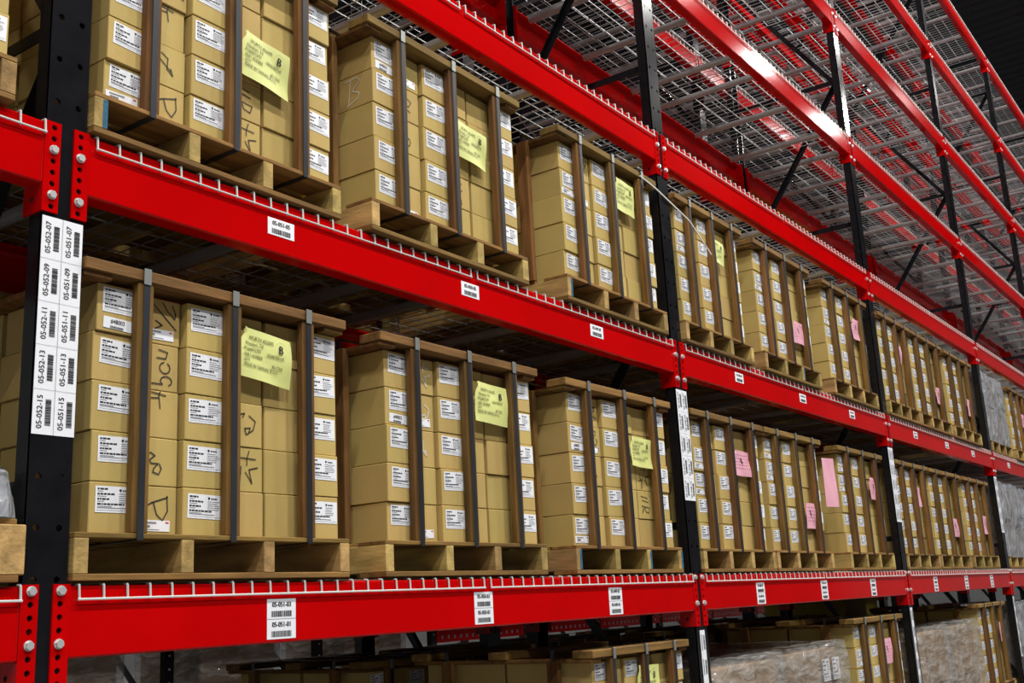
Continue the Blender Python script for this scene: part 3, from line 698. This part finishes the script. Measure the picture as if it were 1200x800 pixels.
# ------------------------------------------------------------------ shrink-wrapped loads
def wrap_shell(w, d, h, seed, k, amp=0.02):
    rr = random.Random(seed); b = MB(); i = b.mi(k)
    ph = [rr.uniform(0, 6.28) for _ in range(12)]
    nu, nv = 88, 26
    def nz(p):
        x, y, z = p
        return (math.sin(9*x+5*z+ph[0])+math.sin(13*z-7*y+ph[1])+math.sin(23*x+11*y+ph[2])*0.6+math.sin(31*z+17*x+ph[3])*0.5+math.sin(47*(x+y)-19*z+ph[4])*0.35)/3.4
    per = 2*(w+d); rad = 0.035
    for q in range(nv+1):
        z = h*q/nv
        for p in range(nu):
            s = per*p/nu
            if s < w: x, y, nx, ny = s-w/2, 0, 0, -1
            elif s < w+d: x, y, nx, ny = w/2, s-w, 1, 0
            elif s < 2*w+d: x, y, nx, ny = w/2-(s-w-d), d, 0, 1
            else: x, y, nx, ny = -w/2, d-(s-2*w-d), -1, 0
            f = nz((x, y, z))*amp; inset = 0.02*max(0, (z-h*0.9)/(h*0.1))
            b.v.append((x+nx*(f-inset), y+ny*(f-inset), z))
    for q in range(nv):
        for p in range(nu):
            a = q*nu+p; c = q*nu+(p+1) % nu; b.f.append((a, c, c+nu, a+nu)); b.m.append(i)
    base = len(b.v); tn = 22
    for q in range(tn+1):
        for p in range(tn+1):
            x = -w/2+w*p/tn; y = d*q/tn; b.v.append((x*0.97, d/2+(y-d/2)*0.97, h+0.012*nz((x*2, y*2, 3))))
    for q in range(tn):
        for p in range(tn):
            a = base+q*(tn+1)+p; b.f.append((a, a+1, a+tn+2, a+tn+1)); b.m.append(i)
    me = b.mesh('shrink_wrap', True); return me
def wrapped(label, x0, x1, z, h, grey=False, y=-0.01, seed=0, cols=3, rows=3, labels=()):
    rr = random.Random(seed); w = x1-x0
    t = thing('wrapped_load', label, 'wrapped pallet', ((x0+x1)/2, y, z), 'shrink-wrapped pallet loads')
    for k in range(4): obj('pallet_stringer', STR, t, (-w/2+0.03+(w-0.06)*k/3, 0, 0))
    for k in range(6): obj('deck_board', TOPB, t, (0, k*0.185, 0), scale=(w/CW, 1, 1))
    for yy in (0, 0.465, 0.93): obj('bottom_board', BOTB, t, (0, yy, 0), scale=(w/CW, 1, 1))
    bw = (w-0.10)/cols; bh = (h-0.17)/rows
    for c in range(cols):
        for r in range(rows):
            for dd in range(2):
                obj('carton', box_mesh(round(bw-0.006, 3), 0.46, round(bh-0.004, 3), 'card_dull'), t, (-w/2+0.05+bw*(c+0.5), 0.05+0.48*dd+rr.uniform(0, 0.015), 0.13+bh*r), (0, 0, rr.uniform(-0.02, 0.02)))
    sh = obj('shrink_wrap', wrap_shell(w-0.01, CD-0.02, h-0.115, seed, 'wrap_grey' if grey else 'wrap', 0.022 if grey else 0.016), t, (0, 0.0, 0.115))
    for (lx, lz) in labels: obj('shipping_label', SL[seed % 3], t, (lx, 0.036, lz), scale=(1.0, 1, 1.9))
    return t
wrapped('clear-wrapped carton pallet on the floor just right of second post', 3.86, 4.84, ZF, 0.79, seed=3)
wrapped('clear-wrapped carton pallet on the floor, middle of second bay', 4.90, 5.93, ZF, 0.80, seed=4, labels=((0.1, 0.56), (0.28, 0.56)))
wrapped('clear-wrapped carton pallet on the floor just right of third post', 7.625, 8.60, ZF, 0.79, seed=5)
wrapped('clear-wrapped carton pallet on the floor, middle of third bay', 8.66, 9.62, ZF, 0.80, seed=6)
wrapped('grey wrapped load on lower shelf right of fourth post', 11.38, 12.46, Z1, 0.95, True, seed=7)
wrapped('grey wrapped load on second shelf right of fourth post', 11.38, 12.40, Z2, 0.93, True, seed=8)
wrapped('wrapped load on the floor right of fourth post', 11.38, 12.40, ZF, 0.90, True, seed=9)
wrapped('grey wrapped second load on lower shelf, right part of fourth bay', 12.58, 13.60, Z1, 0.93, True, seed=10)
# left bay, lowest shelf: a low pallet with crumpled plastic
lp = thing('wrapped_load', 'weathered low pallet with crumpled grey plastic at left photo edge', 'wrapped pallet', (-0.62, -0.02, Z1), 'shrink-wrapped pallet loads')
for k, a in enumerate((-0.49, -0.17, 0.17, 0.515)): obj('pallet_stringer', MB().bbox(-0.045, 0.035, 0, CD, 0.016, 0.142, 'pallet', 0.003), lp, (a, 0, 0))
for k in range(6): obj('deck_board', TOPB, lp, (0.02, 0.02+k*0.185, 0.03))
for yy in (0, 0.465, 0.93): obj('bottom_board', BOTB, lp, (0.02, yy, -0.002))
obj('shrink_wrap', wrap_shell(1.0, 0.95, 0.13, 77, 'wrap_grey', 0.03), lp, (0.02, 0.01, 0.160))

def yellow_stack(label, x0, x1, z0, z1, y0, n):
    t = thing('yellow_crate', label, 'crate', ((x0+x1)/2, y0, z0), 'yellow crates on the rear rack')
    w = x1-x0; h = (z1-z0)/n
    for k in range(n):
        obj('crate_body', MB().bbox(-w/2, w/2, 0, 0.9, h*k, h*k+h-0.05, 'yel', 0.006), t)
        obj('crate_lid', MB().bbox(-w/2-0.012, w/2+0.012, -0.012, 0.912, h*k+h-0.05, h*k+h-0.004, 'yel', 0.006), t)
yellow_stack('yellow crate on third level of the rear rack left of fourth post', 9.75, 10.95, ZL[3]+DZ, 3.15, BACK+0.06, 1)
yellow_stack('stacked yellow crates on the floor of the rear rack, third bay', 10.05, 11.15, ZF, -0.20, BACK+0.06, 2)
# ------------------------------------------------------------------ far rack across the next aisle
FY = 6.0
far_post = MB().box(-0.05, 0.05, 0, 0.07, 0, 3.4, 'black').mesh('post')
far_hole = MB()
for i in range(1, 28): far_hole.box(-0.012, 0.012, -0.001, 0, i*0.12, i*0.12+0.018, 'galv')
far_hole = far_hole.mesh('post_hole')
far_br = brace_mesh(1.0, 0.9); fa = math.atan2(0.9, 1.0)
FS = 1.9
FO = ['first', 'second', 'third', 'fourth', 'fifth', 'sixth', 'seventh', 'eighth', 'ninth', 'tenth', 'eleventh', 'twelfth', 'thirteenth']
for i in range(0, 13):
    t = thing('upright_frame', 'distant black rack frame across the far aisle, %s from left' % FO[i], 'rack frame', (1.2+FS*i, FY, FLOOR), 'far aisle rack frames')
    for yy in (0, 1.0):
        p = obj('post', far_post, t, (0, yy, 0)); obj('post_hole', far_hole, p)
    for k in range(3): obj('diagonal_brace', far_br, t, (0, 0.0 if k % 2 == 0 else 1.0, 0.15+0.9*k), (fa, 0, 0 if k % 2 == 0 else math.pi))
    if i < 12:
        for kk, zz in ((0, -0.36), (1, 1.2)):
            if kk == 0 and i < 4: continue
            bt = thing('shelf_rail', 'distant red rail across the far aisle, %s level, %s section' % (('lower', 'upper')[kk], FO[i]), 'rack rail', (1.2+FS*(i+0.5), FY, zz), 'far aisle rails')
            obj('beam_channel', MB().box(-0.90, 0.90, -0.01, 0.0, -0.14, 0, 'red').box(-0.90, 0.90, 0.0, 0.05, -0.14, -0.13, 'red').box(-0.90, 0.90, 0.0, 0.05, -0.01, 0, 'red'), bt)
            dots = MB()
            for q in range(14): dots.box(-0.82+q*0.12, -0.79+q*0.12, -0.014, -0.01, -0.10, -0.06, 'galv')
            obj('waterfall_edge', dots, bt, kind='stuff')
for i, (x, h) in enumerate(((3.55, 1.0), (5.40, 1.05), (7.35, 0.98), (9.2, 0.5))):
    wrapped('distant clear-wrapped pallet across the far aisle, %s from left' % ['first', 'second', 'third', 'fourth', 'fifth'][i], x, x+1.02, ZF, h*1.35, False, FY+0.05, seed=60+i, cols=3, rows=4)
